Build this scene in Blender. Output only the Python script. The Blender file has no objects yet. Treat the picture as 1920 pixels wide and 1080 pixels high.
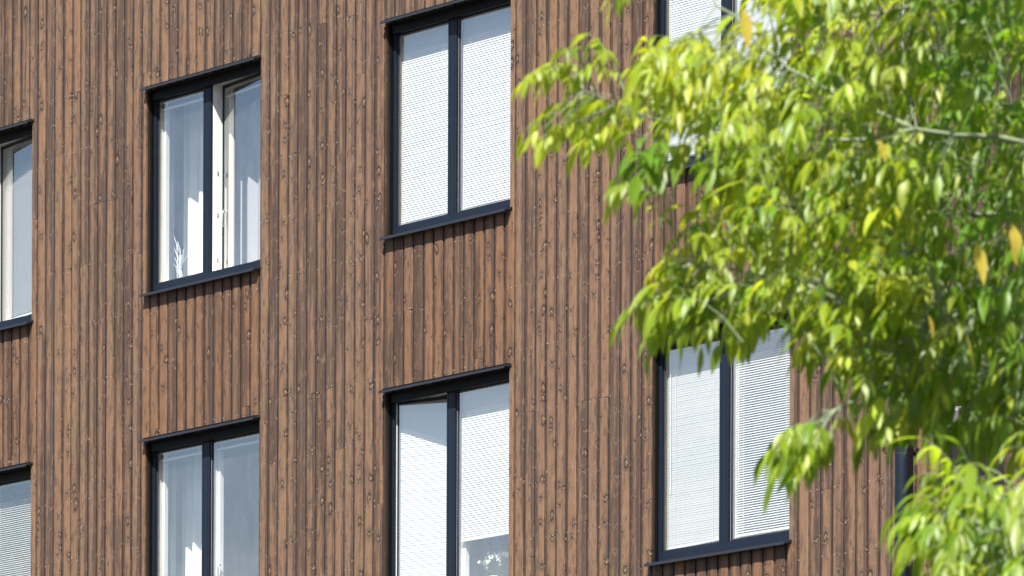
import bpy, math, random
from mathutils import Vector, Matrix, noise
R = math.radians
SC = bpy.context.scene
# ------------------------------------------------------------------ camera, sky, sun, exposure
TH = R(48); F = 10628.3738; CAM = Vector((38.1201, -30.0431, 1.5268)); ROLL = .004; SHY = 2152.103
r_ = Vector((math.cos(TH), math.sin(TH), 0)); w_ = Vector((-math.sin(TH), math.cos(TH), 0)); u_ = Vector((0, 0, 1))
r2 = r_*math.cos(ROLL)+u_*math.sin(ROLL); u2 = -r_*math.sin(ROLL)+u_*math.cos(ROLL)
cd = bpy.data.cameras.new('camera'); cam = bpy.data.objects.new('camera', cd); SC.collection.objects.link(cam)
m = Matrix.Identity(4)
for i in range(3):
    m[i][0] = r2[i]; m[i][1] = u2[i]; m[i][2] = -w_[i]; m[i][3] = CAM[i]
cam.matrix_world = m
cd.sensor_width = 36; cd.lens = F/1920*36; cd.shift_y = SHY/1920; cd.clip_start = .5; cd.clip_end = 3000
cd.dof.use_dof = True; cd.dof.focus_distance = 44.5; cd.dof.aperture_fstop = 14
SC.camera = cam
def at(px, py, z):
    d = w_+(px-960)/F*r2-(py-540-SHY)/F*u2
    return CAM+d*z

SUN_AZ, SUN_EL = R(25), R(52.5)       # azimuth from the facade's normal towards +x
wd = bpy.data.worlds.new('World'); SC.world = wd; wd.use_nodes = True
nt = wd.node_tree; bg = nt.nodes['Background']
sky = nt.nodes.new('ShaderNodeTexSky'); sky.sky_type = 'NISHITA'; sky.sun_disc = False
sky.sun_elevation = SUN_EL; sky.sun_rotation = R(180)-SUN_AZ; sky.air_density = 1.0; sky.dust_density = 1.3; sky.ozone_density = 1.5
tc = nt.nodes.new('ShaderNodeTexCoord'); mp = nt.nodes.new('ShaderNodeMapping'); mp.inputs['Scale'].default_value = (1, 1, 2.2)
mp.inputs['Location'].default_value = (.3, .1, .0)
nz = nt.nodes.new('ShaderNodeTexNoise'); nz.inputs['Scale'].default_value = 2.6; nz.inputs['Detail'].default_value = 9; nz.inputs['Roughness'].default_value = .58
cr = nt.nodes.new('ShaderNodeValToRGB'); cr.color_ramp.elements[0].position = .585; cr.color_ramp.elements[1].position = .76
mx = nt.nodes.new('ShaderNodeMixRGB'); mx.inputs[2].default_value = (9, 9.3, 9.8, 1)
nt.links.new(tc.outputs['Generated'], mp.inputs[0]); nt.links.new(mp.outputs[0], nz.inputs[0]); nt.links.new(nz.outputs[0], cr.inputs[0])
nt.links.new(cr.outputs[0], mx.inputs[0]); nt.links.new(sky.outputs[0], mx.inputs[1]); nt.links.new(mx.outputs[0], bg.inputs[0])
bg.inputs[1].default_value = .06
sd = bpy.data.lights.new('sun', 'SUN'); so = bpy.data.objects.new('sun', sd); SC.collection.objects.link(so)
sd.energy = 5.0; sd.angle = R(.53); sd.color = (1, .955, .89)
SUN = Vector((math.sin(SUN_AZ)*math.cos(SUN_EL), -math.cos(SUN_AZ)*math.cos(SUN_EL), math.sin(SUN_EL)))
so.rotation_euler = SUN.to_track_quat('Z', 'Y').to_euler(); so.location = (20, -20, 40)
vs = SC.view_settings; vs.view_transform = 'Standard'; vs.look = 'None'; vs.gamma = 1; vs.exposure = 1.55
SC.cycles.max_bounces = 10; SC.cycles.transparent_max_bounces = 16; SC.cycles.caustics_reflective = False

# ------------------------------------------------------------------ node helper
class N:
    def __init__(s, name):
        s.m = bpy.data.materials.new(name); s.m.use_nodes = True; s.t = s.m.node_tree
        s.p = s.t.nodes['Principled BSDF']; s.out = s.t.nodes['Material Output']
    def _in(s, sock, v):
        if isinstance(v, bpy.types.NodeSocket): s.t.links.new(v, sock)
        elif v is not None: sock.default_value = v
    def M(s, op, a, b=None, c=None, clamp=False):
        n = s.t.nodes.new('ShaderNodeMath'); n.operation = op; n.use_clamp = clamp
        for i, v in enumerate((a, b, c)):
            if v is not None: s._in(n.inputs[i], v)
        return n.outputs[0]
    def V(s, op, a, b=None):
        n = s.t.nodes.new('ShaderNodeVectorMath'); n.operation = op; s._in(n.inputs[0], a)
        if b is not None: s._in(n.inputs[1], b)
        return n.outputs['Value' if op in ('LENGTH', 'DOT_PRODUCT', 'DISTANCE') else 'Vector']
    def sep(s, v):
        n = s.t.nodes.new('ShaderNodeSeparateXYZ'); s._in(n.inputs[0], v); return n.outputs[0], n.outputs[1], n.outputs[2]
    def comb(s, x, y, z):
        n = s.t.nodes.new('ShaderNodeCombineXYZ')
        for i, v in enumerate((x, y, z)): s._in(n.inputs[i], v)
        return n.outputs[0]
    def noise(s, v, scale=1, detail=3, rough=.5):
        n = s.t.nodes.new('ShaderNodeTexNoise'); s._in(n.inputs['Vector'], v)
        n.inputs['Scale'].default_value = scale; n.inputs['Detail'].default_value = detail; n.inputs['Roughness'].default_value = rough
        return n.outputs[0]
    def ss(s, v, a, b):                                   # smoothstep
        n = s.t.nodes.new('ShaderNodeMapRange'); n.interpolation_type = 'SMOOTHSTEP'; s._in(n.inputs[0], v)
        n.inputs[1].default_value = a; n.inputs[2].default_value = b
        return n.outputs[0]
    def mix(s, f, a, b):
        n = s.t.nodes.new('ShaderNodeMixRGB'); s._in(n.inputs[0], f)
        for i, v in ((1, a), (2, b)):
            if isinstance(v, tuple) and len(v) == 3: v = v+(1,)
            s._in(n.inputs[i], v)
        return n.outputs[0]
    def attr(s, name):
        n = s.t.nodes.new('ShaderNodeAttribute'); n.attribute_name = name; return n
    def pos(s):
        return s.t.nodes.new('ShaderNodeTexCoord').outputs['Object']
    def bump(s, h, st, d=.001):
        n = s.t.nodes.new('ShaderNodeBump'); n.inputs['Strength'].default_value = st; n.inputs['Distance'].default_value = d
        s._in(n.inputs['Height'], h); s.t.links.new(n.outputs[0], s.p.inputs['Normal'])
    def set(s, **k):
        for a, v in k.items(): s._in(s.p.inputs[a.replace('_', ' ')], v)
        return s.m
MAT = {}
def simple(name, col, rough=.6, var=.12, scale=9, metal=0, spec=.5):
    n = N(name); f = n.noise(n.pos(), scale, 5, .6)
    c = n.mix(f, tuple(x*(1-var) for x in col), tuple(x*(1+var) for x in col))
    n.set(Base_Color=c, Roughness=n.M('MULTIPLY_ADD', f, .2, rough-.1), Metallic=metal)
    n.p.inputs['Specular IOR Level'].default_value = spec
    MAT[name] = n.m; return n.m
simple('blue_frame', (.0048, .0088, .0175), .45, spec=.25)
simple('black_metal', (.0025, .0025, .003), .5, spec=.15)
simple('flashing', (.013, .015, .021), .4, spec=.4)
simple('gasket', (.02, .018, .018), .7)
simple('white_paint', (.78, .77, .73), .4)
simple('blind_white', (.70, .695, .675), .45, .02)
simple('blind_cream', (.60, .56, .47), .5, .03)
simple('blind_grey', (.44, .43, .41), .55, .03)
simple('cord', (.72, .72, .70), .8)
simple('steel', (.55, .56, .58), .3, metal=1)
simple('nail_zinc', (.5, .5, .5), .35, spec=.8)
simple('room_wall', (.82, .82, .80), .9, .06, 2)
simple('room_floor', (.5, .42, .33), .6, .2, 4)
simple('pipe', (.004, .008, .015), .4, spec=.25)
simple('pink_panel', (.52, .39, .34), .8, .05)
simple('grey_metal', (.20, .19, .21), .5)
simple('fascia_grey', (.11, .10, .11), .6); simple('red_column', (.045, .024, .022), .4)
simple('roof_felt', (.05, .05, .052), .9)
simple('branch_white', (.52, .54, .54), .7)
simple('petal', (.86, .86, .74), .6)
simple('green_leaf', (.06, .12, .03), .5)
simple('terracotta', (.5, .45, .4), .7)

def wood(name, shade=1.0):
    n = N(name)
    uvn = n.t.nodes.new('ShaderNodeUVMap'); uvn.uv_map = 'uv'
    u, z, _ = n.sep(uvn.outputs[0])                        # u: metres across the board from its middle, z: metres along
    at_ = n.attr('rnd'); ra, rb, rc = n.sep(at_.outputs['Color'])
    oz = n.M('MULTIPLY_ADD', ra, 37., z)                   # every board its own stretch of timber
    # knots
    kc = n.comb(n.M('MULTIPLY_ADD', rb, 50., n.M('MULTIPLY', u, 4.2)), n.M('MULTIPLY', oz, 8.2), 0)
    vo = n.t.nodes.new('ShaderNodeTexVoronoi'); vo.voronoi_dimensions = '2D'; vo.inputs['Scale'].default_value = 1; vo.inputs['Randomness'].default_value = .92
    n._in(vo.inputs['Vector'], kc)
    kx, ky, _ = n.sep(n.V('SUBTRACT', kc, vo.outputs['Position']))
    dx = n.M('DIVIDE', kx, 4.2); dz = n.M('DIVIDE', ky, 8.2)
    c1, c2, c3 = n.sep(vo.outputs['Color'])
    tl = n.M('MULTIPLY', n.M('SUBTRACT', c3, .5), 1.4)
    wob = n.M('MULTIPLY', n.M('SUBTRACT', n.noise(n.comb(n.M('MULTIPLY', u, 70.), n.M('MULTIPLY', oz, 60.), rb), 1, 3), .5), .017)
    dzt = n.M('ADD', n.M('MULTIPLY_ADD', dx, tl, dz), wob)
    rr = n.M('SQRT', n.M('ADD', n.M('POWER', dx, 2.), n.M('POWER', n.M('MULTIPLY', dzt, n.M('MULTIPLY_ADD', c2, .7, .42)), 2.)))
    ks = n.M('MULTIPLY_ADD', n.M('POWER', c1, 1.6), .0165, .0052)              # knot radius
    q = n.M('DIVIDE', rr, ks)
    core = n.ss(q, 1.0, .72)
    ring = n.M('MULTIPLY', n.ss(q, .6, .95), n.ss(q, 1.5, 1.05))
    halo = n.M('POWER', 2.718, n.M('MULTIPLY', n.M('POWER', q, 2.), -.16))
    # arms: V shaped branch scars
    adx = n.M('ABSOLUTE', dx)
    pt = n.noise(n.comb(n.M('MULTIPLY', u, 34.), n.M('MULTIPLY', oz, 9.), rc), 1, 4, .65)
    sg = n.M('SIGN', n.M('SUBTRACT', c2, .45))
    arm = n.M('ABSOLUTE', n.M('SUBTRACT', dzt, n.M('MULTIPLY', n.M('MULTIPLY', adx, 1.15), sg)))
    armm = n.M('MULTIPLY', n.ss(arm, .011, .002), n.ss(adx, .052, .012))
    armm = n.M('MULTIPLY', armm, n.ss(c1, .25, .55))
    light = n.M('ABSOLUTE', n.M('SUBTRACT', n.M('ADD', dzt, n.M('MULTIPLY', sg, .014)), n.M('MULTIPLY', n.M('MULTIPLY', adx, 1.15), sg)))
    lightm = n.M('MULTIPLY', n.M('MULTIPLY', n.ss(light, .013, .002), n.ss(adx, .04, .004)), c1)
    # grain bends around the knots
    bend = n.M('MULTIPLY', n.M('MULTIPLY', n.M('SIGN', dx), n.M('POWER', 2.718, n.M('MULTIPLY', rr, -45.))), -.012)
    wv = n.M('MULTIPLY', n.M('SUBTRACT', n.noise(n.comb(ra, n.M('MULTIPLY', oz, 1.3), 0), 1, 2), .5), .05)
    g = n.M('ADD', n.M('ADD', u, bend), wv)
    gr = n.noise(n.comb(n.M('MULTIPLY', g, 210.), n.M('MULTIPLY', oz, 2.6), rc), 1, 4, .6)
    gf = n.noise(n.comb(n.M('MULTIPLY', g, 520.), n.M('MULTIPLY', oz, 14.), rb), 1, 2, .6)
    # latewood flames
    fl = n.M('SINE', n.M('MULTIPLY_ADD', n.noise(n.comb(n.M('MULTIPLY', g, 16.), n.M('MULTIPLY', oz, .8), ra), 1, 1), 60., n.M('MULTIPLY', g, 160.)))
    fl = n.M('MULTIPLY', n.ss(fl, .5, 1.), n.ss(rc, .3, .6))
    # stain: dark where the oil has gone in, tan where the timber has weathered through
    lo = n.noise(n.comb(n.M('MULTIPLY', n.M('ADD', g, n.M('MULTIPLY', rb, 9.)), 15.), n.M('MULTIPLY', oz, .85), rc), 1, 4, .62)
    edge = n.M('ABSOLUTE', n.M('ADD', u, n.M('MULTIPLY', n.M('SUBTRACT', rc, .5), .05)))
    st = n.M('ADD', n.M('ADD', lo, n.M('MULTIPLY', n.M('SUBTRACT', rb, .5), .30)), n.M('MULTIPLY', n.ss(edge, .025, .060), .27))
    st = n.M('ADD', st, n.M('MULTIPLY', n.M('SUBTRACT', gr, .5), .22))
    st = n.M('ADD', st, n.M('MULTIPLY', n.ss(u, -.018, -.046), .24))  # left edge band: stain plus the bevel's shaded side, painted into the colour
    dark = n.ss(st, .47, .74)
    mot = n.noise(n.comb(n.M('MULTIPLY', u, 90.), n.M('MULTIPLY', oz, 30.), rb), 1, 4, .7)
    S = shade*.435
    tan = n.mix(rc, (.310*S, .170*S, .090*S), (.288*S, .174*S, .104*S))
    dk = n.mix(ra, (.085*S, .046*S, .032*S), (.105*S, .066*S, .048*S))
    c = n.mix(dark, tan, dk)
    c = n.mix(n.M('MULTIPLY', n.ss(gr, .50, .70), .55), c, (.085*S, .048*S, .032*S))
    c = n.mix(n.M('MULTIPLY', n.ss(gr, .46, .30), .45), c, (.34*S, .215*S, .135*S))
    c = n.mix(n.M('MULTIPLY', fl, .30), c, (.10*S, .055*S, .035*S))
    c = n.mix(n.M('MULTIPLY', n.ss(gf, .55, .8), .30), c, (.06*S, .038*S, .028*S))
    c = n.mix(n.M('MULTIPLY', n.ss(mot, .5, .8), .28), c, (.08*S, .055*S, .045*S))
    c = n.mix(n.M('MULTIPLY', n.ss(pt, .51, .68), .58), c, (.075*S, .046*S, .032*S))
    c = n.mix(n.M('MULTIPLY', n.ss(pt, .46, .28), .45), c, (.38*S, .25*S, .15*S))
    c = n.mix(n.M('MULTIPLY', halo, .62), c, (.11*S, .062*S, .040*S))
    c = n.mix(n.M('MULTIPLY', lightm, .9), c, (.60*S, .46*S, .34*S))
    c = n.mix(n.M('MULTIPLY', armm, .9), c, (.04*S, .022*S, .016*S))
    c = n.mix(n.M('MULTIPLY', core, .55), c, (.24*S, .13*S, .06*S))
    c = n.mix(n.M('MULTIPLY', ring, .9), c, (.025*S, .015*S, .011*S))
    c = n.mix(n.M('SUBTRACT', 1., at_.outputs['Alpha']), c, n.V('MULTIPLY', c, (.93, .85, .77)))
    h = n.M('SUBTRACT', n.M('ADD', gr, n.M('MULTIPLY', gf, .5)), n.M('MULTIPLY', ring, 1.0))
    n.set(Base_Color=c, Roughness=.66); n.p.inputs['Specular IOR Level'].default_value = .35
    n.bump(h, .5, .0016)
    MAT[name] = n.m
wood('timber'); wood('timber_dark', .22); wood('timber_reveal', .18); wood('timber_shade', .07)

def leafmat(name):
    n = N(name); c = n.attr('col').outputs['Color']
    geo = n.t.nodes.new('ShaderNodeNewGeometry')
    n.t.nodes.remove(n.p)
    d = n.t.nodes.new('ShaderNodeBsdfPrincipled'); d.inputs['Roughness'].default_value = .42; d.inputs['Specular IOR Level'].default_value = .4
    mt = n.noise(n.pos(), 90, 3); c2 = n.mix(n.M('MULTIPLY', n.ss(mt, .35, .75), .3), c, n.V('MULTIPLY', c, (.6, .72, .6)))
    n._in(d.inputs['Base Color'], c2)
    tr = n.t.nodes.new('ShaderNodeBsdfTranslucent'); n._in(tr.inputs[0], n.V('MULTIPLY', c2, (2.2, 2.0, .9)))
    ms = n.t.nodes.new('ShaderNodeMixShader'); ms.inputs[0].default_value = .5
    n.t.links.new(d.outputs[0], ms.inputs[1]); n.t.links.new(tr.outputs[0], ms.inputs[2]); n.t.links.new(ms.outputs[0], n.out.inputs[0])
    MAT[name] = n.m
leafmat('leaf')
n = N('bark'); f = n.noise(n.pos(), 40, 5, .6); n.set(Base_Color=n.mix(f, (.10, .13, .07), (.23, .27, .17)), Roughness=.8); n.bump(f, .5, .003); MAT['bark'] = n.m
n = N('fruit'); n.set(Base_Color=(.35, .22, .14, 1), Roughness=.7); MAT['fruit'] = n.m

n = N('glass'); n.t.nodes.remove(n.p)                       # multiple glazing: Schlick reflection over a nearly clear pane
geo = n.t.nodes.new('ShaderNodeNewGeometry')
cs = n.M('ABSOLUTE', n.V('DOT_PRODUCT', geo.outputs['Incoming'], geo.outputs['Normal']))
fr = n.M('MULTIPLY_ADD', n.M('POWER', n.M('SUBTRACT', 1., cs), 5.), .71, .29)
gl = n.t.nodes.new('ShaderNodeBsdfGlossy'); gl.inputs['Roughness'].default_value = 0.0; gl.inputs[0].default_value = (.96, .98, 1, 1)
tb = n.t.nodes.new('ShaderNodeBsdfTransparent'); tb.inputs[0].default_value = (.96, .98, .97, 1)
ms = n.t.nodes.new('ShaderNodeMixShader'); n._in(ms.inputs[0], fr)
n.t.links.new(tb.outputs[0], ms.inputs[1]); n.t.links.new(gl.outputs[0], ms.inputs[2])
df = n.t.nodes.new('ShaderNodeBsdfDiffuse'); df.inputs[0].default_value = (.62, .64, .64, 1); ds = n.t.nodes.new('ShaderNodeMixShader')   # dust and smears, a pale veil added to brighten the panes
gp = n.pos(); gx, gy, gz = n.sep(gp)
n._in(ds.inputs[0], n.M('MULTIPLY_ADD', n.ss(n.noise(n.comb(n.M('MULTIPLY', gx, 9.), gy, n.M('MULTIPLY', gz, 3.)), 1, 5, .65), .35, .75), .030, .015))
n.t.links.new(ms.outputs[0], ds.inputs[1]); n.t.links.new(df.outputs[0], ds.inputs[2]); n.t.links.new(ds.outputs[0], n.out.inputs[0]); MAT['glass'] = n.m

def cloth(name, col, tr=.45, clear=.12):
    n = N(name); n.t.nodes.remove(n.p)
    d = n.t.nodes.new('ShaderNodeBsdfDiffuse'); d.inputs[0].default_value = col+(1,)
    t = n.t.nodes.new('ShaderNodeBsdfTranslucent'); t.inputs[0].default_value = col+(1,)
    c = n.t.nodes.new('ShaderNodeBsdfTransparent')
    a = n.t.nodes.new('ShaderNodeMixShader'); a.inputs[0].default_value = tr
    b = n.t.nodes.new('ShaderNodeMixShader'); b.inputs[0].default_value = clear
    n.t.links.new(d.outputs[0], a.inputs[1]); n.t.links.new(t.outputs[0], a.inputs[2])
    n.t.links.new(a.outputs[0], b.inputs[1]); n.t.links.new(c.outputs[0], b.inputs[2]); n.t.links.new(b.outputs[0], n.out.inputs[0]); MAT[name] = n.m
cloth('sheer', (.90, .91, .89), .12, .02); cloth('sheer_lilac', (.46, .44, .46), .12, .04)
n = N('lawn'); p = n.pos(); a = n.noise(p, .6, 5); b = n.noise(p, 35, 4, .7)
n.set(Base_Color=n.mix(b, n.mix(a, (.03, .06, .012), (.07, .10, .025)), (.10, .13, .04)), Roughness=.9); n.bump(b, .6, .05); MAT['lawn'] = n.m
n = N('yard'); p = n.pos(); a = n.noise(p, .8, 6, .6); b = n.noise(p, 60, 4, .7)
n.set(Base_Color=n.mix(b, n.mix(a, (.035, .035, .036), (.06, .059, .058)), (.085, .083, .08)), Roughness=.9); n.bump(b, .5, .01); MAT['yard'] = n.m
n = N('paving'); p = n.pos(); bt = n.t.nodes.new('ShaderNodeTexBrick'); n._in(bt.inputs[0], p); bt.inputs['Scale'].default_value = 2.5
bt.inputs['Color1'].default_value = (.10, .10, .10, 1); bt.inputs['Color2'].default_value = (.13, .13, .125, 1); bt.inputs['Mortar'].default_value = (.09, .085, .08, 1)
n.set(Base_Color=n.mix(n.M('MULTIPLY', n.noise(p, 12, 5, .7), .4), bt.outputs[0], (.07, .07, .07)), Roughness=.85); MAT['paving'] = n.m

# ------------------------------------------------------------------ mesh helper
class MB:
    def __init__(s): s.v = []; s.f = []; s.uv = []; s.at = []; s.xf = None
    def add(s, vs, fs, uv=None, at_=None):
        k = len(s.v)
        if s.xf: vs = [s.xf(Vector(p)) for p in vs]
        s.v += [tuple(p) for p in vs]; s.f += [tuple(i+k for i in f) for f in fs]
        if uv: s.uv += uv
        if at_: s.at += [at_]*len(vs)
        return s
    def box(s, x0, x1, y0, y1, z0, z1):
        if x1 < x0: x0, x1 = x1, x0
        vs = [(x, y, z) for x in (x0, x1) for y in (y0, y1) for z in (z0, z1)]
        return s.add(vs, [(0, 1, 3, 2), (4, 6, 7, 5), (0, 4, 5, 1), (2, 3, 7, 6), (0, 2, 6, 4), (1, 5, 7, 3)])
    def tube(s, pts, rad, k=7, cap=True):
        pts = [Vector(p) for p in pts]; n = len(pts); k0 = len(s.v); vs = []; fs = []
        if not isinstance(rad, (list, tuple)): rad = [rad]*n
        ref = None
        for i, p in enumerate(pts):
            d = (pts[min(i+1, n-1)]-pts[max(i-1, 0)]).normalized()
            if ref is None: ref = d.orthogonal().normalized()
            a = (ref-d*ref.dot(d)).normalized(); ref = a; b = d.cross(a)
            for j in range(k):
                t = 2*math.pi*j/k; vs.append(p+(a*math.cos(t)+b*math.sin(t))*rad[i])
        for i in range(n-1):
            for j in range(k): fs.append((i*k+j, i*k+(j+1) % k, (i+1)*k+(j+1) % k, (i+1)*k+j))
        if cap: fs.append(tuple(range(k))[::-1]); fs.append(tuple((n-1)*k+j for j in range(k)))
        return s.add(vs, fs)
    def build(s, name, mat, parent=None, smooth=False, bevel=0, cat=None, label=None, group=None, kind=None, loc=None):
        me = bpy.data.meshes.new(name); me.from_pydata(s.v, [], s.f); me.update()
        me.materials.append(MAT[mat])
        if s.uv:
            l = me.uv_layers.new(name='uv'); l.data.foreach_set('uv', [c for q in s.uv for c in q])
        if s.at:
            a = me.color_attributes.new('rnd' if s.uv else 'col', 'FLOAT_COLOR', 'POINT')
            a.data.foreach_set('color', [c for q in s.at for c in q])
        if smooth: me.polygons.foreach_set('use_smooth', [True]*len(me.polygons))
        o = bpy.data.objects.new(name, me); SC.collection.objects.link(o)
        if parent: o.parent = parent
        if bevel:
            b = o.modifiers.new('bevel', 'BEVEL'); b.width = bevel; b.segments = 2; b.limit_method = 'ANGLE'
        if loc: o.location = loc
        for k, v in (('category', cat), ('label', label), ('group', group), ('kind', kind)):
            if v: o[k] = v
        return o
def empty(name, loc, cat, label, group=None):
    o = bpy.data.objects.new(name, None); SC.collection.objects.link(o); o.location = loc; o['category'] = cat; o['label'] = label
    if group: o['group'] = group
    return o

# ------------------------------------------------------------------ ground
MB().box(-400, 400, -400, 400, -.5, 0).build('ground', 'yard', kind='structure')
MB().box(-40, 60, -4.5, -.9, -.1, .004).build('path', 'paving', kind='structure')
MB().box(-40, 60, -34, -24.5, -.1, .004).build('pavement', 'paving', kind='structure')

# ------------------------------------------------------------------ the timber clad building
random.seed(7)
bld = empty('apartment_building', (0, 0, 0), 'building', 'brown apartment building clad in vertical stained timber boards with dark blue windows')
BW = .12245; J0 = 1.5382
OW, OH = 1.518, 1.745
COLX = {1: .018-3.122, 2: .018, 3: .018+3.1355, 4: .018+6.291}
ROWZ = {'u': 13-OH-.004, 'd': 10-OH-.004}
OPEN = [(x, x+OW, z, z+OH) for x in COLX.values() for z in ROWZ.values()]
NZ0, NDZ = 10.63, .505
X_R = 9.47
def boards(i0, i1, z0, z1, xmax, opens, mb, nails, y0=0.):
    for i in range(i0, i1):
        a = J0+i*BW; b = min(a+BW, xmax)
        if a >= xmax-.01: break
        bb = random.uniform(.1, .9); z = z0; tilt = random.uniform(-.0012, .0012); proud = random.uniform(-.0012, .0012)
        seg = [z0]; rows = list(range(int((z0-NZ0)/NDZ)+1, int((z1-NZ0)/NDZ)+1))
        k = rows[0]+random.randint(0, 7)
        while k < rows[-1]: seg.append(NZ0+k*NDZ+random.uniform(-.006, .006)); k += random.choice((7, 8, 9, 10, 11))
        seg.append(z1)
        for s0, s1 in zip(seg[:-1], seg[1:]):
            rnd = (random.random(), bb+random.uniform(-.22, .22), random.random(), 1); sl = random.uniform(-.0035, .0035)
            py = y0+proud+random.uniform(-.0006, .0006)
            ev = sorted({s0, s1} | {z for o in opens if o[0] < b-.001 and o[1] > a+.001 for z in (o[2], o[3]) if s0 < z < s1})
            for c0, c1 in zip(ev[:-1], ev[1:]):
                mid = (c0+c1)/2; spans = [(a, b)]
                for o in opens:
                    if o[2] < mid < o[3]:
                        ns = []
                        for (p, q) in spans:
                            if o[1] <= p or o[0] >= q: ns.append((p, q)); continue
                            if o[0] > p+.001: ns.append((p, o[0]))
                            if o[1] < q-.001: ns.append((o[1], q))
                        spans = ns
                for (p, q) in spans:
                    full = [(0, .017), (.0042, .0165), (.0052, .0105), (.014, .0052), (.023, .0020), (.034, .0005), (.055, -.0002), (.080, -.0002), (BW-.018, .0004), (BW-.010, .0014), (BW-.0042, .0045), (BW-.0030, .017), (BW, .017)]
                    xs = []
                    for (lx, d) in full:
                        X = a+lx
                        if p-1e-6 <= X <= q+1e-6: xs.append((X, d))
                    def dd(X):
                        l = X-a
                        for (l0, d0), (l1, d1) in zip(full[:-1], full[1:]):
                            if l0 <= l <= l1: return d0+(d1-d0)*(l-l0)/(l1-l0)
                        return 0
                    if xs[0][0] > p+1e-5: xs.insert(0, (p, dd(p)))
                    if xs[-1][0] < q-1e-5: xs.append((q, dd(q)))
                    xs.insert(0, (xs[0][0], .019)); xs.append((xs[-1][0], .019))
                    g0 = .0008 if c0 == s0 else 0; g1 = .0008 if c1 == s1 else 0
                    rows_ = [(c0+g0, .017), (c0+g0, 0), (c1-g1, 0), (c1-g1, .017)]
                    vs = []; n = len(xs)
                    for (zz, ex) in rows_:
                        for (X, d) in xs:
                            l = X-a-BW/2; zc = zz+(sl*l/BW*2 if (ex == 0 and ((zz == c0+g0 and g0) or (zz == c1-g1 and g1))) or ex else 0)
                            vs.append((X, py+max(d, ex)+tilt*l/BW*2, zc))
                    fs = []; uv = []
                    for r in range(3):
                        for j in range(n-1):
                            fs.append((r*n+j, r*n+j+1, (r+1)*n+j+1, (r+1)*n+j))
                            for (rr_, jj) in ((r, j), (r, j+1), (r+1, j+1), (r+1, j)):
                                X, d = xs[jj]; uv.append((X-a-BW/2, rows_[rr_][0]))
                    sp = any(o[0] < q-.02 and o[1] > p+.02 and mid < o[2] for o in opens)
                    mb.add(vs, fs, uv, rnd[:3]+(0. if sp else 1.,))
                # gap floor at a butt joint
            if s0 != z0:
                X0, X1 = a+.002, b-.002
                if not any(o[0] < X1 and o[1] > X0 and o[2]-.01 < s0 < o[3]+.01 for o in opens):
                    mb.add([(X0, y0+.0155, s0-.006), (X1, y0+.0155, s0-.006), (X1, y0+.0155, s0+.006), (X0, y0+.0155, s0+.006)], [(0, 1, 2, 3)], [(0, 0)]*4, rnd)
        if nails is None: continue
        zs = []
        for k in rows:
            zz = NZ0+k*NDZ
            if any(abs(zz-s) < .05 for s in seg): zs += [zz-.022, zz+.022]
            else: zs.append(zz)
        for o in opens:
            if o[0] < b and o[1] > a: zs += [o[2]-.155, o[3]+.07]
        wz = [z for o in opens if o[0] < b and o[1] > a for z in (o[2], o[3])]
        zs = [z for z in zs if not any(-.3 < z-w < .2 and abs(z-w+.155) > .001 and abs(z-w-.07) > .001 for w in wz)]
        for zz in zs:
            for fx in (.22, .78):
                X = a+BW*fx+random.uniform(-.004, .004); Z = zz+random.uniform(-.007, .007)
                if any(o[0]-.004 < X < o[1]+.004 and o[2]-.05 < Z < o[3]+.04 for o in opens) or X > xmax-.01: continue
                if random.random() < .3: continue
                r = random.choice((.0010, .0013, .0018, .0026)); n6 = 6
                vs = [(X+r*math.cos(t*math.pi/3), y0-.0018, Z+r*math.sin(t*math.pi/3)) for t in range(n6)]
                vs += [(X+1.2*r*math.cos(t*math.pi/3), y0+.002, Z+1.2*r*math.sin(t*math.pi/3)) for t in range(n6)]
                nails.add(vs, [tuple(range(6))]+[(j, j+6, (j+1) % 6+6, (j+1) % 6) for j in range(6)])
mb = MB(); nl = MB()
boards(-50, 66, 5.2, 17.0, X_R, OPEN, mb, nl)
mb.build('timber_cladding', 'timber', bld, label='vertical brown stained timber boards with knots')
nl.build('nail_head', 'nail_zinc', bld, kind='stuff')
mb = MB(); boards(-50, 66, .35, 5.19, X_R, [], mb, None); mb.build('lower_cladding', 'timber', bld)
# side walls, plinth, roof and back wall
mb = MB(); mb.box(-4.60, X_R-.002, .03, .4, 0, .34); mb.build('plinth', 'grey_metal', bld)
mb = MB()
for i in range(97):                                       # boards of the return wall round the corner
    y0_ = .032+i*BW; rnd = (random.random(), random.random(), random.random(), 1.)
    P = [(X_R-.012, y0_), (X_R-.012, y0_+.005), (X_R-.001, y0_+.014), (X_R, y0_+.03), (X_R, y0_+BW-.012), (X_R-.004, y0_+BW-.004), (X_R-.012, y0_+BW-.001)]
    vs = [(x, y, z) for z in (.35, 17) for x, y in P]; n_ = len(P)
    fs = [(j, j+1, n_+j+1, n_+j) for j in range(n_-1)]
    uv = [(P[j+a][1]-y0_-BW/2, (.35, 17)[b]) for j in range(n_-1) for a, b in ((0, 0), (1, 0), (1, 1), (0, 1))]
    mb.add(vs, fs, uv, rnd)
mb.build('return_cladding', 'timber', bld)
mb = MB(); mb.box(X_R-.04, X_R-.0125, .031, 12, .35, 17).box(-4.59, -4.56, .031, 12, .35, 17).box(-4.55, X_R-.035, 11.9, 12, .35, 17); mb.build('side_wall', 'timber_dark', bld)
mb = MB(); mb.box(-4.9, X_R+.3, -.3, 12.3, 17.01, 17.35); mb.build('roof', 'roof_felt', bld)

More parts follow.
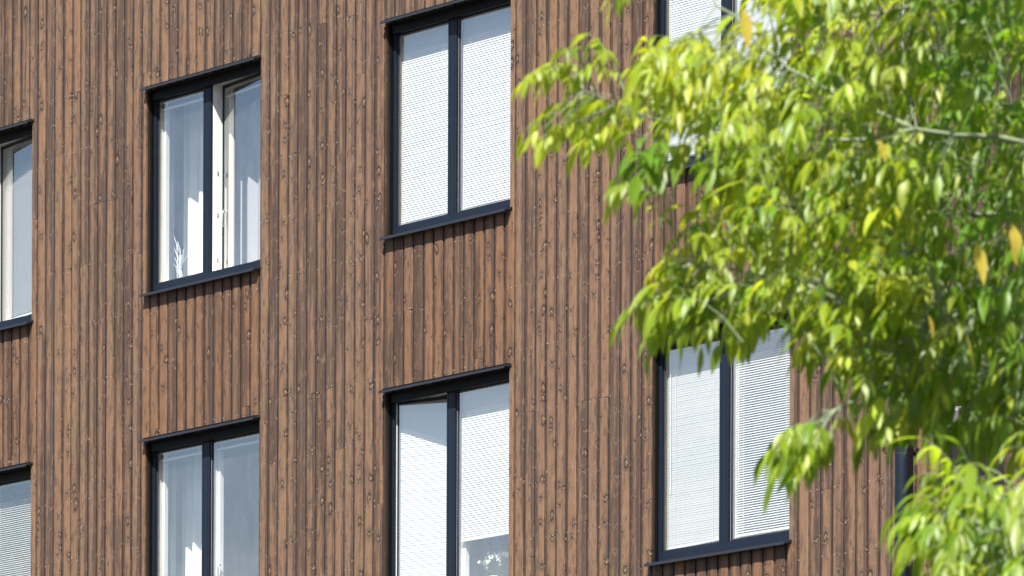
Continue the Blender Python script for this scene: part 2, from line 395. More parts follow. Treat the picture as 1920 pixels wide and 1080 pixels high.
# ------------------------------------------------------------------ windows
def ring(mb, x0, x1, y0, y1, z0, z1, l, r, b, t):
    mb.box(x0, x0+l, y0, y1, z0, z1); mb.box(x1-r, x1, y0, y1, z0, z1)
    mb.box(x0+l, x1-r, y0, y1, z0, z0+b); mb.box(x0+l, x1-r, y0, y1, z1-t, z1)
def slat(mb, x0, x1, y, z, chord, tilt, sag=0.):
    c, s = math.cos(tilt)*chord/2, math.sin(tilt)*chord/2
    # outer edge down, slightly crowned
    P = [(-c, -s), (0, .0016), (c, s)]
    vs = [(x0, y+a, z+b) for a, b in P]+[(x1, y+a, z+b+sag) for a, b in P]
    mb.add(vs, [(0, 3, 4, 1), (1, 4, 5, 2)])
PANES = {'L': (.038, .673), 'R': (.792, 1.466)}
def window(col, row, panes):
    X, Z = COLX[col], ROWZ[row]
    W = OW; H = OH
    fr = MB(); ring(fr, 0, W, .075, .092, 0, H, .0405, .05, .10, .06)
    fr.box(.682, .784, .075, .092, .10, H-.06)
    fr.box(.675, .6815, .081, .092, .10, H-.06); fr.box(.7845, .791, .081, .092, .10, H-.06)
    fr.box(.703, .7075, .0725, .0749, .10, H-.06); fr.box(.757, .7605, .0725, .0749, .10, H-.06)
    fr.box(.012, .018, .072, .0749, .05, H-.05)
    w = fr.build('window', 'blue_frame', bld, bevel=.0015, loc=(X, 0, Z), label=WL.get((col, row)))
    li = MB()
    for a, b in ((.018, .037), (.674, .700), (.768, .790), (W-.050, W-.03)): li.box(a, b, .0925, .205, .095, H-.05)
    li.box(.018, W-.03, .0925, .205, .03, .095); li.box(.018, W-.03, .0925, .205, H-.05, H-.03)
    li.build('frame_lining', 'white_paint', w)
    for x in (0, W):
        rv = MB(); xb = -.02 if x == 0 else W+.02
        rv.add([(x, .0205, 0), (x, .048, 0), (x, .048, H), (x, .0205, H), (xb, .048, 0), (xb, .048, H)], [(0, 1, 2, 3), (1, 4, 5, 2)],
               [(-.02, 0), (.02, 0), (.02, H), (-.02, H), (.02, 0), (.04, 0), (.04, H), (.02, H)], (random.random(), .7, random.random(), 1))
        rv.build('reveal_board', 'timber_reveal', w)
    mt = MB()
    mt.box(-.02, -.001, .0485, .2, 0, H).box(-.0009, .013, .050, .0715, .0005, H-.079).box(W, W+.02, .0485, .2, 0, H).box(.0005, W-.0005, -.0025, .2, H-.0045, H-.0006).box(-.02, W+.02, .02, .2, -.03, -.0005)
    mt.build('reveal_lining', 'black_metal', w)
    MB().box(.028, W-.0005, .044, .0718, H-.078, H-.0005).build('head_cover', 'black_metal', w)
    # flashings: folded sheet with a front lip; right front corner cut back
    def flash(zt, lip, xa, xb, slope, name):
        f = MB(); yo = -.060; n = len
        # top sheet
        P = [(xa, .03, zt+slope), (xa+.003, yo, zt), (xb-.012, yo, zt), (xb-.004, -.004, zt+slope*.7), (xb, .03, zt+slope)]
        lo = [(p[0], p[1], p[2]-.003) for p in P]
        f.add(P+lo, [(0, 1, 2, 3, 4), (9, 8, 7, 6, 5), (0, 5, 6, 1), (1, 6, 7, 2), (2, 7, 8, 3), (3, 8, 9, 4)])
        f.box(xa+.003, xb-.012, yo-.002, yo+.001, zt-lip, zt+.001)
        f.box(xa+.002, xb-.012, yo-.005, yo-.0021, zt-lip, zt-lip+.006)
        # end pieces turned up
        f.add([(xb-.012, yo, zt-lip*.5), (xb-.001, -.006, zt+slope*.6-lip*.3), (xb-.001, -.006, zt+slope*.6+.012), (xb-.012, yo, zt+.005),
               (xb-.009, yo, zt-lip*.5), (xb+.002, -.006, zt+slope*.6-lip*.3), (xb+.002, -.006, zt+slope*.6+.012), (xb-.009, yo, zt+.005)],
              [(0, 1, 2, 3), (7, 6, 5, 4), (3, 2, 6, 7), (0, 4, 5, 1), (1, 5, 6, 2), (0, 3, 7, 4)])
        f.box(xb-.012, xb+.012, -.012, -.004, zt+.002, zt+.018)
        f.box(xa-.006, xa+.004, -.03, -.001, zt+slope*.3, zt+slope*.3+.012)
        f.build(name, 'flashing', w)
    flash(H+.013, .020, -.008, W+.018, .014, 'lintel_flashing')
    flash(.002, .022, -.008, W+.018, .012, 'sill_flashing')
    # black strip standing in for the shadow gap above the lintel flashing
    g = MB(); g.box(.002, W+.01, -.022, -.0035, H+.029, H+.036); g.build('shadow_gap_strip', 'black_metal', w)
    # room behind
    rm = MB(); x0, x1, y0, y1, z0, z1 = -.74, 2.26, .206, 3.4, -.9, 1.9
    def q(*p): rm.add(p, [(0, 1, 2, 3)])
    q((x0, y1, z0), (x1, y1, z0), (x1, y1, z1), (x0, y1, z1)); q((x0, y0, z0), (x0, y1, z0), (x0, y1, z1), (x0, y0, z1))
    q((x1, y0, z0), (x1, y1, z0), (x1, y1, z1), (x1, y0, z1)); q((x0, y0, z1), (x1, y0, z1), (x1, y1, z1), (x0, y1, z1))
    q((x0, y0, z0), (.03, y0, z0), (.03, y0, z1), (x0, y0, z1)); q((W-.03, y0, z0), (x1, y0, z0), (x1, y0, z1), (W-.03, y0, z1))
    q((.03, y0, z0), (W-.03, y0, z0), (W-.03, y0, .03), (.03, y0, .03)); q((.03, y0, H-.03), (W-.03, y0, H-.03), (W-.03, y0, z1), (.03, y0, z1))
    rm.build('room', 'room_wall', w)
    MB().box(x0, x1, y0, y1, z0-.05, z0+.002).build('room_floor', 'room_floor', w)
    MB().box(-.05, W+.05, .21, .42, .022, .048).build('window_board', 'white_paint', w)
    for side, o in panes.items():
        a, b = PANES[side]; ang = R(o.get('open', 0)); hinge = o.get('hinge', 'R')
        hx = b if hinge == 'R' else a; sg = -1 if hinge == 'R' else 1
        def xf(p):
            dx_, dy_ = p.x-hx, p.y-.105; t = sg*ang
            return Vector((hx+dx_*math.cos(t)-dy_*math.sin(t), .105+dx_*math.sin(t)+dy_*math.cos(t)+(.008 if ang else 0), p.z))
        X_ = xf if ang else None
        def mk(): k = MB(); k.xf = X_; return k
        e = .004 if ang else 0
        k = mk(); ring(k, a+e, b-e, .0935, .112, .097, H-.062, .009, .009, .014, .014)
        k.build('sash', 'blue_frame', w)
        k = mk(); ring(k, a+.0095, b-.0095, .096, .110, .1115, H-.0765, .003, .003, .006, .006); k.build('gasket', 'gasket', w)
        k = mk(); k.add([(a+.011, .1, .112), (b-.011, .1, .112), (b-.011, .1, H-.077), (a+.011, .1, H-.077)], [(0, 1, 2, 3)]); k.build('pane', 'glass', w)
        k = mk(); ring(k, a+.004, b-.004, .158, .197, .097, H-.058, .030, .030, .034, .034); k.build('inner_sash', 'white_paint', w)
        # blind
        bx0, bx1 = a+.008, b-.008; yb = .135; zt = H-.076
        mtb = o.get('mat', 'blind_white')
        k = mk(); k.box(bx0, bx1, yb-.012, yb+.012, zt-.024, zt); k.build('blind_headrail', 'blind_white', w)
        pitch = .0186
        if o['blind'] == 'raised':
            k = mk()
            for i in range(9): slat(k, bx0+.003, bx1-.003, yb, zt-.0245-i*.0040, .017, R(8), random.uniform(-.001, .001))
            k.build('blind', 'blind_grey', w)
            k = mk(); dz = random.uniform(-.004, .004)
            k.box(bx0+.002, bx1-.002, yb-.009, yb+.009, zt-.078, zt-.064)
            for cx in (bx0+.085, bx1-.085): k.box(cx-.005, cx+.005, yb-.0115, yb-.0095, zt-.066, zt-.018)
            k.build('blind_bottom_rail', 'blind_white', w)
        else:
            bot = o.get('bottom', .118); k = mk(); z = zt-.030; tl = o['tilt']
            while z > bot+.015:
                slat(k, bx0+.003, bx1-.003, yb+random.uniform(-.0004, .0004), z, o.get('chord', .0228), R(tl+random.uniform(-1.5, 1.5)), random.uniform(-.0012, .0012)); z -= pitch
            k.build('blind', mtb, w)
            k = mk(); sk = o.get('skew', 0)
            k.add([(bx0+.003, yb-.009, bot), (bx1-.003, yb-.009, bot+sk), (bx1-.003, yb-.009, bot+.012+sk), (bx0+.003, yb-.009, bot+.012),
                   (bx0+.003, yb+.009, bot), (bx1-.003, yb+.009, bot+sk), (bx1-.003, yb+.009, bot+.012+sk), (bx0+.003, yb+.009, bot+.012)],
                  [(0, 1, 2, 3), (7, 6, 5, 4), (0, 4, 5, 1), (3, 2, 6, 7), (1, 5, 6, 2), (0, 3, 7, 4)])
            k.build('blind_bottom_rail', 'blind_white', w)
            k = mk()
            for cx in (bx0+.10, bx1-.10): k.box(cx-.0011, cx+.0011, yb-.0115, yb-.0102, bot, zt)
            if o.get('wand'): k.tube([(bx0+.045, yb-.014, zt-.01), (bx0+.05, yb-.014, .55)], .0028, 6)
            k.build('blind_cord', 'cord', w)
    return w
WL = {(1, 'u'): 'window with grey slatted blinds and its right sash ajar', (1, 'd'): 'window with open cream slatted blinds',
      (2, 'u'): 'window whose right sash stands open', (2, 'd'): 'window with raised blinds and white sheer curtain',
      (3, 'u'): 'window with both white blinds fully down', (3, 'd'): 'window with left sash ajar and right blind partly raised',
      (4, 'u'): 'window behind the tree with closed white blinds', (4, 'd'): 'window with grey closed blind and striped open blind'}
w1u = window(1, 'u', {'L': dict(blind='down', tilt=44, chord=.021), 'R': dict(blind='down', tilt=40, bottom=.13, chord=.0185, open=8, hinge='R')})
w1d = window(1, 'd', {'L': dict(blind='down', tilt=40, chord=.021), 'R': dict(blind='down', tilt=30, chord=.019, mat='blind_cream')})
w2u = window(2, 'u', {'L': dict(blind='raised'), 'R': dict(blind='raised', open=7.5, hinge='R')})
w2d = window(2, 'd', {'L': dict(blind='raised'), 'R': dict(blind='raised')})
w3u = window(3, 'u', {'L': dict(blind='down', tilt=70), 'R': dict(blind='down', tilt=70)})
w3d = window(3, 'd', {'L': dict(blind='down', tilt=70, open=14, hinge='L'), 'R': dict(blind='down', tilt=70, bottom=.46)})
w4u = window(4, 'u', {'L': dict(blind='down', tilt=66), 'R': dict(blind='down', tilt=66)})
w4d = window(4, 'd', {'L': dict(blind='down', tilt=84, chord=.0290, mat='blind_grey', skew=.02, wand=True), 'R': dict(blind='down', tilt=34, bottom=.135, wand=True, chord=.0195)})
for fz in (.91, .55, .33, .09):                            # striker plates on the open sash's mullion
    z = .06+fz*1.6
    k = MB(); k.box(.7905, .7925, .142, .156, z-.018, z+.018).box(.7926, .7955, .146, .152, z-.006, z+.006); k.build('latch', 'steel', w2u)
for wn, sx in ((w2u, .86), (w2d, .875)):
    k = MB(); y = .155 if wn is w2d else .20
    k.tube([(sx-.03, y, .62), (sx-.03, y-.025, .62), (sx-.03, y-.03, .60), (sx-.03, y-.03, .50), (sx-.03, y-.02, .49)], .006, 8); k.build('handle', 'steel', wn, smooth=True)

# ------------------------------------------------------------------ curtains and things on the window boards
def curtain(X, Z, x0, x1, y, mat, label, ztop=1.78, zbot=-.7, amp=.028, wl=.10, seed=1):
    rn = random.Random(seed); mb = MB(); nx = int((x1-x0)/.008); nz_ = 8
    ph = [0]
    for i in range(nx): ph.append(ph[-1]+.008/(wl*rn.uniform(.55, 1.6))*2*math.pi)
    vs = []
    for j in range(nz_+1):
        t = j/nz_; z = zbot+(ztop-zbot)*t
        for i in range(nx+1): vs.append((x0+i*.008, y+amp*(1.1-.45*t)*math.sin(ph[i]+.3*math.sin(3*t))+.01*math.sin(ph[i]*.37+t), z))
    fs = [(j*(nx+1)+i, j*(nx+1)+i+1, (j+1)*(nx+1)+i+1, (j+1)*(nx+1)+i) for j in range(nz_) for i in range(nx)]
    o = mb.add(vs, fs).build('curtain', mat, smooth=True, loc=(X, 0, Z), cat='curtain', label=label)
X, Z = COLX[2], ROWZ['u']
curtain(X, Z, -.72, -.23, .52, 'sheer', 'left half of the white sheer curtain in the window whose right sash is open', seed=2)
curtain(X, Z, -.15, .20, .52, 'sheer', 'bright white sheer curtain beside the mullion behind the white branch ornament', seed=3, wl=.16)
curtain(X, Z, .21, 1.50, .50, 'sheer_lilac', 'pale lilac curtain behind the open right window sash', seed=4, wl=.13, amp=.02)
Z = ROWZ['d']
curtain(X, Z, -.72, -.23, .52, 'sheer', 'left half of the sheer curtain in the lower window with raised blinds', seed=5)
curtain(X, Z, -.15, .17, .52, 'sheer', 'folded white sheer curtain beside the mullion of the lower window with raised blinds', seed=6, wl=.11)
MB().box(1.02, 1.40, .56, .62, -.88, 1.02).box(1.02, 1.06, .54, .56, -.88, 1.06).build('folding_screen', 'pink_panel', cat='screen', bevel=.004, loc=(X, 0, Z),
    label='pale pink panel standing inside the lower window behind its right pane')

# white branch ornament
random.seed(11)
t = empty('branch_ornament', (X+.10, .30, ROWZ['u']+.048), 'ornament', 'white painted twig ornament standing inside the window beside the open sash')
mb = MB(); mb.tube([(0, 0, 0), (.004, 0, .12), (-.004, 0, .24), (0, 0, .33)], [.020, .017, .014, .008], 8)
mb.build('stem', 'branch_white', t, smooth=True)
mb = MB()
for i in range(17):
    z = random.uniform(.06, .32); sd_ = random.choice((-1, 1)); ln = random.uniform(.10, .24); a = random.uniform(.35, .75)
    p0 = Vector((0, 0, z)); p1 = p0+Vector((sd_*ln*.35*a, random.uniform(-.02, .02), ln*.45)); p2 = p0+Vector((sd_*ln*a*.9, random.uniform(-.04, .04), ln*1.05))
    mb.tube([p0, p1, p2], [.006, .004, .0018], 5)
mb.build('twig', 'branch_white', t, smooth=True, kind='stuff')
# white flowers
X3 = COLX[3]; Z3 = ROWZ['d']
t = empty('potted_flowers', (X3+1.06, .27, Z3+.048), 'potted plant', 'white flowers in a pot inside the window under the partly raised blind')
mb = MB()
prof = [(.0, .0), (.045, 0), (.062, .11), (.066, .12), (.058, .12), (.05, .10), (0, .10)]
K = 20; vs = [(r*math.cos(2*math.pi*j/K), r*math.sin(2*math.pi*j/K), z) for r, z in prof for j in range(K)]
mb.add(vs, [(i*K+j, i*K+(j+1) % K, (i+1)*K+(j+1) % K, (i+1)*K+j) for i in range(len(prof)-1) for j in range(K)]); mb.build('pot', 'terracotta', t, smooth=True)
mb = MB(); mf = MB()
for i in range(85):
    c = Vector((random.gauss(0, .085), random.gauss(0, .03), .262+random.gauss(0, .024))); 
    mb.tube([(0, 0, .1), (c.x*.4, c.y*.4, .17), c], .0016, 4)
    for kx in range(5):
        a = kx*1.2566+random.random(); d = Vector((math.cos(a), -.3+random.uniform(-.2, .2), math.sin(a))).normalized(); s = d.cross(Vector((0, 1, .2))).normalized()*.007
        mf.add([c, c+d*.009+s, c+d*.019-Vector((0, .004, 0)), c+d*.009-s], [(0, 1, 2, 3)])
mb.build('stem', 'green_leaf', t, kind='stuff'); mf.build('blossom', 'petal', t, kind='stuff')
mb = MB()
for i in range(40):
    a = random.uniform(0, 6.28); c = Vector((.05*math.cos(a), .03*math.sin(a), random.uniform(.12, .22))); d = Vector((math.cos(a), math.sin(a)*.4, random.uniform(-.2, .6))).normalized(); s = d.cross(Vector((0, 0, 1))).normalized()*.014
    mb.add([c, c+d*.03+s, c+d*.07, c+d*.03-s], [(0, 1, 2, 3)])
mb.build('foliage', 'green_leaf', t)

# ------------------------------------------------------------------ downpipe
PX = 9.10
mb = MB(); mb.tube([(PX, -.095, .25), (PX, -.095, 17.0)], .056, 24); dp = mb.build('downpipe', 'pipe', bld, smooth=True)
for z in (7.0, 8.86, 10.9, 13.0, 15.2):
    k = MB(); k.tube([(PX, -.095, z), (PX, -.095, z+.035)], .0605, 24); k.box(PX+.055, PX+.115, -.085, -.072, z+.004, z+.030).box(PX-.012, PX+.012, -.04, -.003, z+.005, z+.03)
    k.tube([(PX+.085, -.10, z+.017), (PX+.085, -.06, z+.017)], .010, 8); k.build('pipe_bracket', 'pipe', dp)
    MB().tube([(PX, -.095, z-.12), (PX, -.095, z-.115)], .0575, 24).build('pipe_joint', 'gasket', dp)

# ------------------------------------------------------------------ dark boarded porch tower in front of the corner
random.seed(5)
T0 = at(1787, 800, 36.6); dn = (r_*math.cos(R(17))+w_*math.sin(R(17))).normalized(); nb = Vector((-dn.y, dn.x, 0)); HT = T0.z
tw = empty('porch_tower', (T0.x, T0.y, 0), 'porch tower', 'dark boarded porch tower with grey fascia glimpsed behind the lower right leaves')
def obx(mb, a0, a1, b0, b1, z0, z1, rnd=None):
    vs = [tuple(dn*a+nb*b_+Vector((0, 0, z))) for z in (z0, z1) for a, b_ in ((a0, b0), (a1, b0), (a1, b1), (a0, b1))]
    fs = [(0, 1, 5, 4), (1, 2, 6, 5), (2, 3, 7, 6), (3, 0, 4, 7), (4, 5, 6, 7), (3, 2, 1, 0)]
    uv = None
    if rnd: uv = [((a1-a0)*k, z) for f in fs for k, z in ((-.5, z0), (.5, z0), (.5, z1), (-.5, z1))]
    mb.add(vs, fs, uv, rnd)
mb = MB(); sm_ = MB()
for i in range(6):
    a0 = i*.060; obx(mb, a0, a0+.0565, 0, .02, 0, HT, (random.random(), random.random(), random.random(), 1))
    if i: obx(sm_, a0-.0030, a0-.0005, .004, .012, 0, HT-.002)
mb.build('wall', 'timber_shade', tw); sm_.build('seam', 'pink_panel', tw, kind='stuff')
mb = MB(); obx(mb, -.0005, .358, .021, .12, 0, HT-.002); mb.build('core', 'black_metal', tw)
mb = MB(); obx(mb, -.01, .39, -.03, .14, HT+.001, HT+.10); mb.build('fascia', 'fascia_grey', tw, bevel=.004)
mb = MB(); obx(mb, 0, .38, .0, .12, HT+.101, HT+.135); mb.build('roof_edge', 'white_paint', tw, bevel=.008)
mb = MB(); p = dn*.43; mb.tube([(p.x, p.y, 0), (p.x, p.y, HT-.02)], .062, 20); mb.build('column', 'red_column', tw, smooth=True)

# ------------------------------------------------------------------ the tree
random.seed(21)
def inside(p, poly):
    x, y = p; c = False; j = len(poly)-1
    for i in range(len(poly)):
        xi, yi = poly[i]; xj, yj = poly[j]
        if (yi > y) != (yj > y) and x < (xj-xi)*(y-yi)/(yj-yi)+xi: c = not c
        j = i
    return c
def topx(P):
    d = P-CAM; z = d.dot(w_); return 960+F*d.dot(r2)/z, 540-F*d.dot(u2)/z+SHY, z
# crown outline where the open sprays end, in three dimensions at their own distances
SPR = [
    ([(1205, 285), (1290, 300), (1400, 285), (1420, 330), (1330, 335), (1230, 325)], 16, 13.1, 14.0, .4),
    ([(1180, 285), (1225, 280), (1225, 335), (1185, 345)], 12, 13.1, 13.6, .2),
  # outline, number of compound leaves, near, far, yellowness
    ([(1075, -90), (1215, -90), (1215, -25), (1150, 0), (1085, -20)], 9, 13.3, 13.9, .4),
    ([(985, 148), (1040, 112), (1110, 95), (1150, 125), (1140, 150), (1070, 160), (1000, 158)], 10, 13.3, 13.7, .6),
    ([(995, 250), (1045, 212), (1130, 190), (1205, 190), (1205, 235), (1120, 262), (1050, 250)], 20, 13.4, 14.0, .5),
    ([(1215, -80), (1480, -80), (1480, 40), (1340, -20), (1225, -20)], 14, 13.2, 14.2, .5),
    ([(1180, 78), (1260, 60), (1330, 95), (1420, 110), (1450, 180), (1400, 225), (1310, 190), (1230, 200), (1200, 160), (1165, 112)], 72, 13.1, 14.3, .75),
    ([(1215, 215), (1300, 180), (1470, 190), (1480, 290), (1370, 280), (1290, 265), (1230, 275), (1205, 300), (1200, 270)], 42, 13.1, 14.4, .45),
    ([(1400, -80), (1700, -80), (1700, 330), (1450, 300), (1430, 120)], 170, 12.9, 15.0, .5),
    ([(1340, 335), (1430, 290), (1720, 280), (1720, 560), (1540, 560), (1400, 480), (1280, 450), (1345, 400)], 210, 13.0, 15.0, .5),
    ([(1190, 515), (1225, 500), (1300, 450), (1330, 490), (1290, 520), (1215, 535)], 16, 13.2, 13.8, .6),
    ([(1172, 570), (1230, 548), (1330, 530), (1520, 500), (1700, 540), (1720, 640), (1480, 620), (1400, 610), (1290, 628), (1270, 595), (1185, 590)], 170, 13.1, 14.9, .4),
    ([(1560, 600), (1720, 600), (1720, 735), (1620, 710), (1590, 660)], 45, 13.2, 14.6, .2),
    ([(1690, -80), (2050, -80), (2050, 640), (1690, 640)], 460, 13.0, 16.2, .15),
    ([(1610, 690), (1700, 690), (1900, 700), (1900, 790), (1780, 785), (1640, 765)], 62, 13.1, 14.8, .15),
    ([(1480, 600), (1610, 600), (1620, 700), (1500, 670)], 30, 13.0, 14.2, .3),
    ([(1700, 600), (2050, 600), (2050, 800), (1840, 790), (1700, 725)], 150, 13.2, 15.6, .1),
    ([(1465, 800), (1510, 770), (1590, 800), (1585, 835), (1530, 840), (1475, 825)], 22, 12.9, 13.4, .3),
    ([(1590, 745), (1700, 740), (1700, 785), (1640, 790)], 8, 13.0, 13.8, .3),
    ([(1700, 935), (1745, 885), (1800, 862), (1900, 865), (2050, 830), (2050, 1200), (1735, 1200), (1722, 1040), (1725, 980)], 165, 12.0, 13.2, .35),
]
leaf = MB(); twig = MB()
DOWN = Vector((0, 0, -1)); 
def leaflet(P, d, L, W, col, droop):
    """one curved, folded, pointed leaflet of 10 faces"""
    d = d.normalized(); side = d.cross(Vector((random.uniform(-.5, .5), random.uniform(-.5, .5), 1))).normalized()
    st = ((0, .02), (.12, .52), (.32, .98), (.55, .92), (.78, .48), (1., .0)); p = P.copy(); vs = []; cols = []
    asy = random.uniform(.82, 1.15); fold = random.uniform(.1, .5); tw_ = random.uniform(-.5, .5)
    for i, (t, wd) in enumerate(st):
        if i: p = p+d*(L*(t-st[i-1][0])); d = (d+DOWN*droop*.30+Vector((random.gauss(0, .06), random.gauss(0, .06), 0))).normalized()
        s = (side-d*side.dot(d)).normalized(); nn_ = s.cross(d)
        s = (s*math.cos(tw_*t)+nn_*math.sin(tw_*t)).normalized(); up = s.cross(d)
        if up.z < 0: up = -up
        h = W*wd*.5
        vs += [p-s*h*asy+up*h*fold, p.copy(), p+s*h/asy+up*h*fold]
    fs = []
    for i in range(len(st)-1):
        k = i*3; fs += [(k, k+1, k+4, k+3), (k+1, k+2, k+5, k+4)]
    leaf.add(vs, fs, None, col)
def compound(P, d, scale, yel):
    """pinnate leaf: stalk with a terminal leaflet and one to three pairs, all hanging"""
    d = d.normalized(); n = random.choice((1, 2, 2, 3, 3)); L = random.uniform(.07, .12)*scale*(.6+.25*n)
    g = random.random(); y = min(1, max(0, yel+random.gauss(0, .25)))
    base = Vector((.086, .176, .011)).lerp(Vector((.315, .358, .030)), y)*(.8+.4*g)
    pts = [P]; dd = d.copy(); p = P.copy()
    for i in range(n+1): dd = (dd+DOWN*.22).normalized(); p = p+dd*(L/(n+1)); pts.append(p.copy())
    twig.tube(pts, [.001]+[.0007]*(len(pts)-1), 4, False)
    def cc():
        k = random.uniform(.85, 1.15); e = random.uniform(.9, 1.12)
        return (base.x*k*e, base.y*k, base.z*k, 1)
    sd_ = dd.cross(Vector((0, 0, 1)))
    sd_ = sd_.normalized() if sd_.length > .1 else Vector((1, 0, 0))
    sz = random.uniform(.072, .108)*scale
    leaflet(pts[-1], dd+DOWN*.4, sz*1.12, sz*random.uniform(.25, .34), cc(), random.uniform(.5, 1.3))
    for i in range(1, n+1):
        for q in (-1, 1):
            if random.random() < .08: continue
            s = sz*random.uniform(.75, 1.05)
            leaflet(pts[i], dd*.6+sd_*q*random.uniform(.4, 1.1)+DOWN*random.uniform(.05, .85), s, s*random.uniform(.22, .33), cc(), random.uniform(.4, 1.5))
# limbs: (px, py, distance) from the trunk towards the tips
TRX = 3000; trunk_top = at(TRX, 200, 14.6)
LIMB = [
    [(3000, 520, 14.6), (2500, 380, 14.7), (2150, 320, 14.3), (1930, 272, 13.6), (1720, 243, 13.4), (1600, 200, 13.5), (1480, 130, 13.5), (1400, 60, 13.5), (1330, -20, 13.5)],
    [(1720, 243, 13.4), (1560, 262, 13.5), (1400, 250, 13.6), (1225, 222, 13.6), (1120, 180, 13.55), (1035, 130, 13.5)],
    [(3000, 700, 14.6), (2500, 560, 14.4), (2150, 500, 13.9), (1930, 515, 13.5), (1840, 552, 13.4), (1700, 640, 13.6), (1620, 690, 13.6)],
    [(1840, 552, 13.4), (1720, 560, 13.5), (1600, 568, 13.4), (1480, 560, 13.5), (1360, 555, 13.5), (1240, 560, 13.4), (1190, 575, 13.3)],
    [(1600, 568, 13.4), (1480, 520, 13.6), (1330, 500, 13.5), (1250, 500, 13.4)],
    [(2150, 320, 14.3), (1900, 400, 14.5), (1700, 400, 14.2), (1540, 380, 14.0), (1400, 390, 13.9)],
    [(1840, 552, 13.4), (1760, 640, 13.4), (1690, 700, 13.3), (1620, 745, 13.2), (1540, 790, 13.1)],
    [(2150, 500, 13.9), (1980, 620, 13.8), (1860, 690, 13.7), (1760, 730, 13.6)],
    [(3000, 1000, 14.6), (2500, 950, 13.6), (2100, 1000, 12.8), (1920, 1010, 12.5), (1850, 985, 12.4), (1790, 960, 12.4)],
    [(2500, 380, 14.7), (2200, 100, 14.6), (1950, -20, 14.2), (1760, 10, 13.9), (1600, 30, 13.8), (1480, -10, 13.7)],
    [(2200, 100, 14.6), (1950, 120, 15.0), (1760, 150, 14.8), (1620, 120, 14.4)],
    [(1950, -20, 14.2), (1700, -110, 13.8), (1400, -110, 13.6), (1180, -90, 13.5)],
]
limb = MB(); LP = []
for li, pts in enumerate(LIMB):
    P = [at(*p) for p in pts]; Q = []
    for i in range(len(P)-1):
        for t in (0, .33, .66):
            q = P[i].lerp(P[i+1], t)+Vector((random.gauss(0, .006), random.gauss(0, .006), random.gauss(0, .006))) if t else P[i]; Q.append(q)
    Q.append(P[-1]); n_ = len(Q)
    r0 = .035 if pts[0][0] == 3000 else (.010 if li in (5, 9) else .0035)
    rad = [r0*(1-i/(n_-1))**1.5*.8+.0022 for i in range(n_)]
    if pts[0][0] == 3000: rad = [.0028+.035*max(0, 1-i/(n_*.45))**1.3+.0035*(1-i/n_) for i in range(n_)]
    limb.tube(Q, rad, 8); LP += Q
def near_limb(P): return min(LP, key=lambda q: (q-P).length_squared+(1. if (q-P).dot(r_) < .03 else 0))
left = -r_
for poly, cnt, zn, zf, yel in SPR:
    xs = [p[0] for p in poly]; ys = [p[1] for p in poly]; k = 0
    # short twigs that carry two to five compound leaves
    cnt = int(cnt*(1.3 if poly[0][0] < 1300 else 1.65))
    while k < cnt:
        x, y = random.uniform(min(xs), max(xs)), random.uniform(min(ys), max(ys))
        if not inside((x, y), poly): continue
        P = at(x+(16 if min(xs) < 1100 else 38 if y < 760 else 14), y-(18 if y < 760 else -8), random.uniform(zn, zf)); Q = near_limb(P)
        v = (P-Q)
        if v.length > .30: Q = P-v.normalized()*random.uniform(.12, .25)
        mid = P.lerp(Q, .5)+Vector((0, 0, .012))
        twig.tube([Q, mid, P], [.0019, .0014, .001], 5, False)
        d0 = (P-Q).normalized() if (P-Q).length > .01 else left
        m_ = random.choice((1, 2, 2, 3)); 
        for j in range(m_):
            t = 1-j*.3; B_ = P.lerp(Q, 1-t)
            dirn = d0*.6+left*.45+Vector((random.gauss(0, .5), random.gauss(0, .5), random.uniform(-.15, .45)))
            if j == 0: dirn = d0*.9+left*.4+Vector((random.gauss(0, .25), random.gauss(0, .25), random.uniform(-.1, .3)))
            compound(B_, dirn, random.choice((.52, .62, .72, .82, .95))*(.85 if min(xs) < 1100 else 1), yel); k += 1
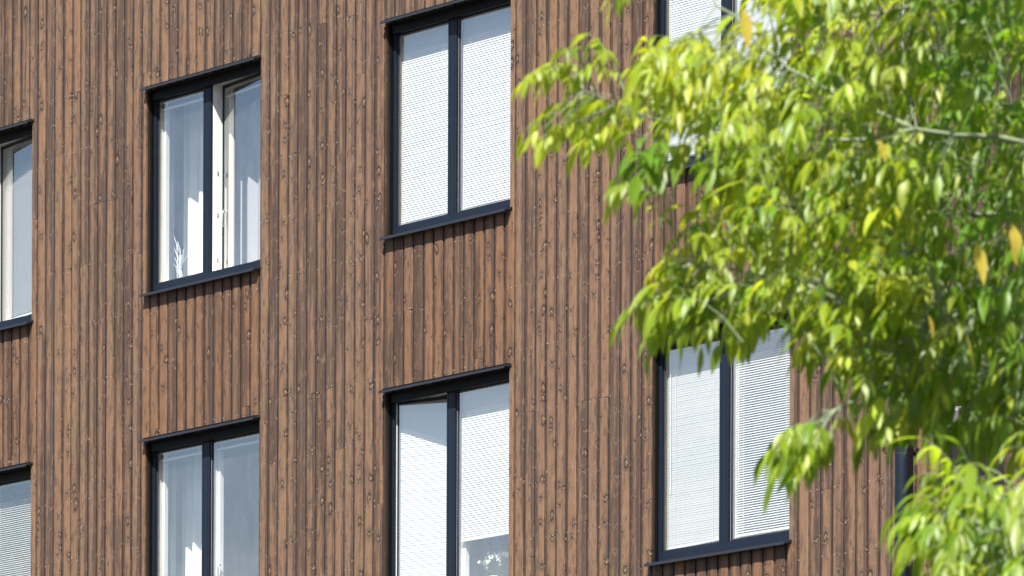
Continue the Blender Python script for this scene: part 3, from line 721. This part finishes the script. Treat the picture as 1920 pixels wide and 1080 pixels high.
for px_, py_ in ((1012, 138), (1030, 122), (1052, 128), (1085, 104), (1120, 112), (1022, 238), (1040, 250), (1062, 228), (1098, 220), (1135, 212), (1170, 214), (1190, 300), (1205, 320)):
    P = at(px_, py_, random.uniform(13.4, 13.6)); Q = near_limb(P); v = P-Q
    if v.length > .16: Q = P-v.normalized()*.16
    twig.tube([Q, P], [.0018, .001], 5, False)
    compound(P, left*.8+DOWN*random.uniform(0, .4)+Vector((random.gauss(0, .15), random.gauss(0, .15), 0)), .68, .6)
for px_, py_, z_, L_y in ((1392, 14, 13.0, .10), (1832, 455, 12.9, .105), (1898, 418, 12.85, .10), (1812, 628, 12.9, .08), (1740, 590, 13.0, .06), (1650, 262, 13.0, .055), (1880, 300, 13.2, .08)):
    P = at(px_, py_, z_); Q = near_limb(P); v = P-Q
    if v.length > .2: Q = P-v.normalized()*.2
    twig.tube([Q, P], [.0016, .001], 5, False)
    leaflet(P, DOWN+Vector((.12, .1, 0)), L_y, L_y*.30, (.44, .34, .05, 1), .2)
# the rest of the crown, right of and above what the camera sees (it shades the visible part)
for i in range(1500):
    while True:
        a = Vector((random.uniform(-1, 1), random.uniform(-1, 1), random.uniform(-1, 1)))
        if .35 < a.length < 1: break
    c = at(2900, 150, 14.5); P = c+Vector((a.x*1.75, a.y*1.75, a.z*1.7))
    x, y, z = topx(P)
    if x < 2020: continue
    compound(P, Vector((a.x, a.y, a.z+.2)), 1.15, .3)
for i in range(330):                                      # foliage over the top of the frame
    x = random.uniform(1560, 2250); y = random.uniform(-620, -90)
    P = at(x, y, random.uniform(12.2, 14.6)); compound(P, left+Vector((random.gauss(0, .5), random.gauss(0, .5), .2)), 1.1, .3)
tree = empty('maple_tree', (trunk_top.x, trunk_top.y, 0), 'tree', 'leafy tree with drooping bright green leaflets hanging in front of the timber facade')
off = Vector((trunk_top.x, trunk_top.y, 0))
def rel(mb_): mb_.v = [tuple(Vector(v)-off) for v in mb_.v]
tk = MB(); tk.tube([(0, 0, -.1), (.02, .01, .6), (-.02, .02, 1.8), (.03, 0, 3.0), (.0, .02, 4.2), (.03, 0, 5.4), (0, 0, 6.4)], [.19, .15, .135, .12, .095, .06, .03], 16); tk.build('trunk', 'bark', tree, smooth=True)
rel(limb); limb.build('branch', 'bark', tree, smooth=True, kind='stuff')
rel(twig); twig.build('twig', 'bark', tree, smooth=True, kind='stuff')
rel(leaf); leaf.build('crown', 'leaf', tree, smooth=True)
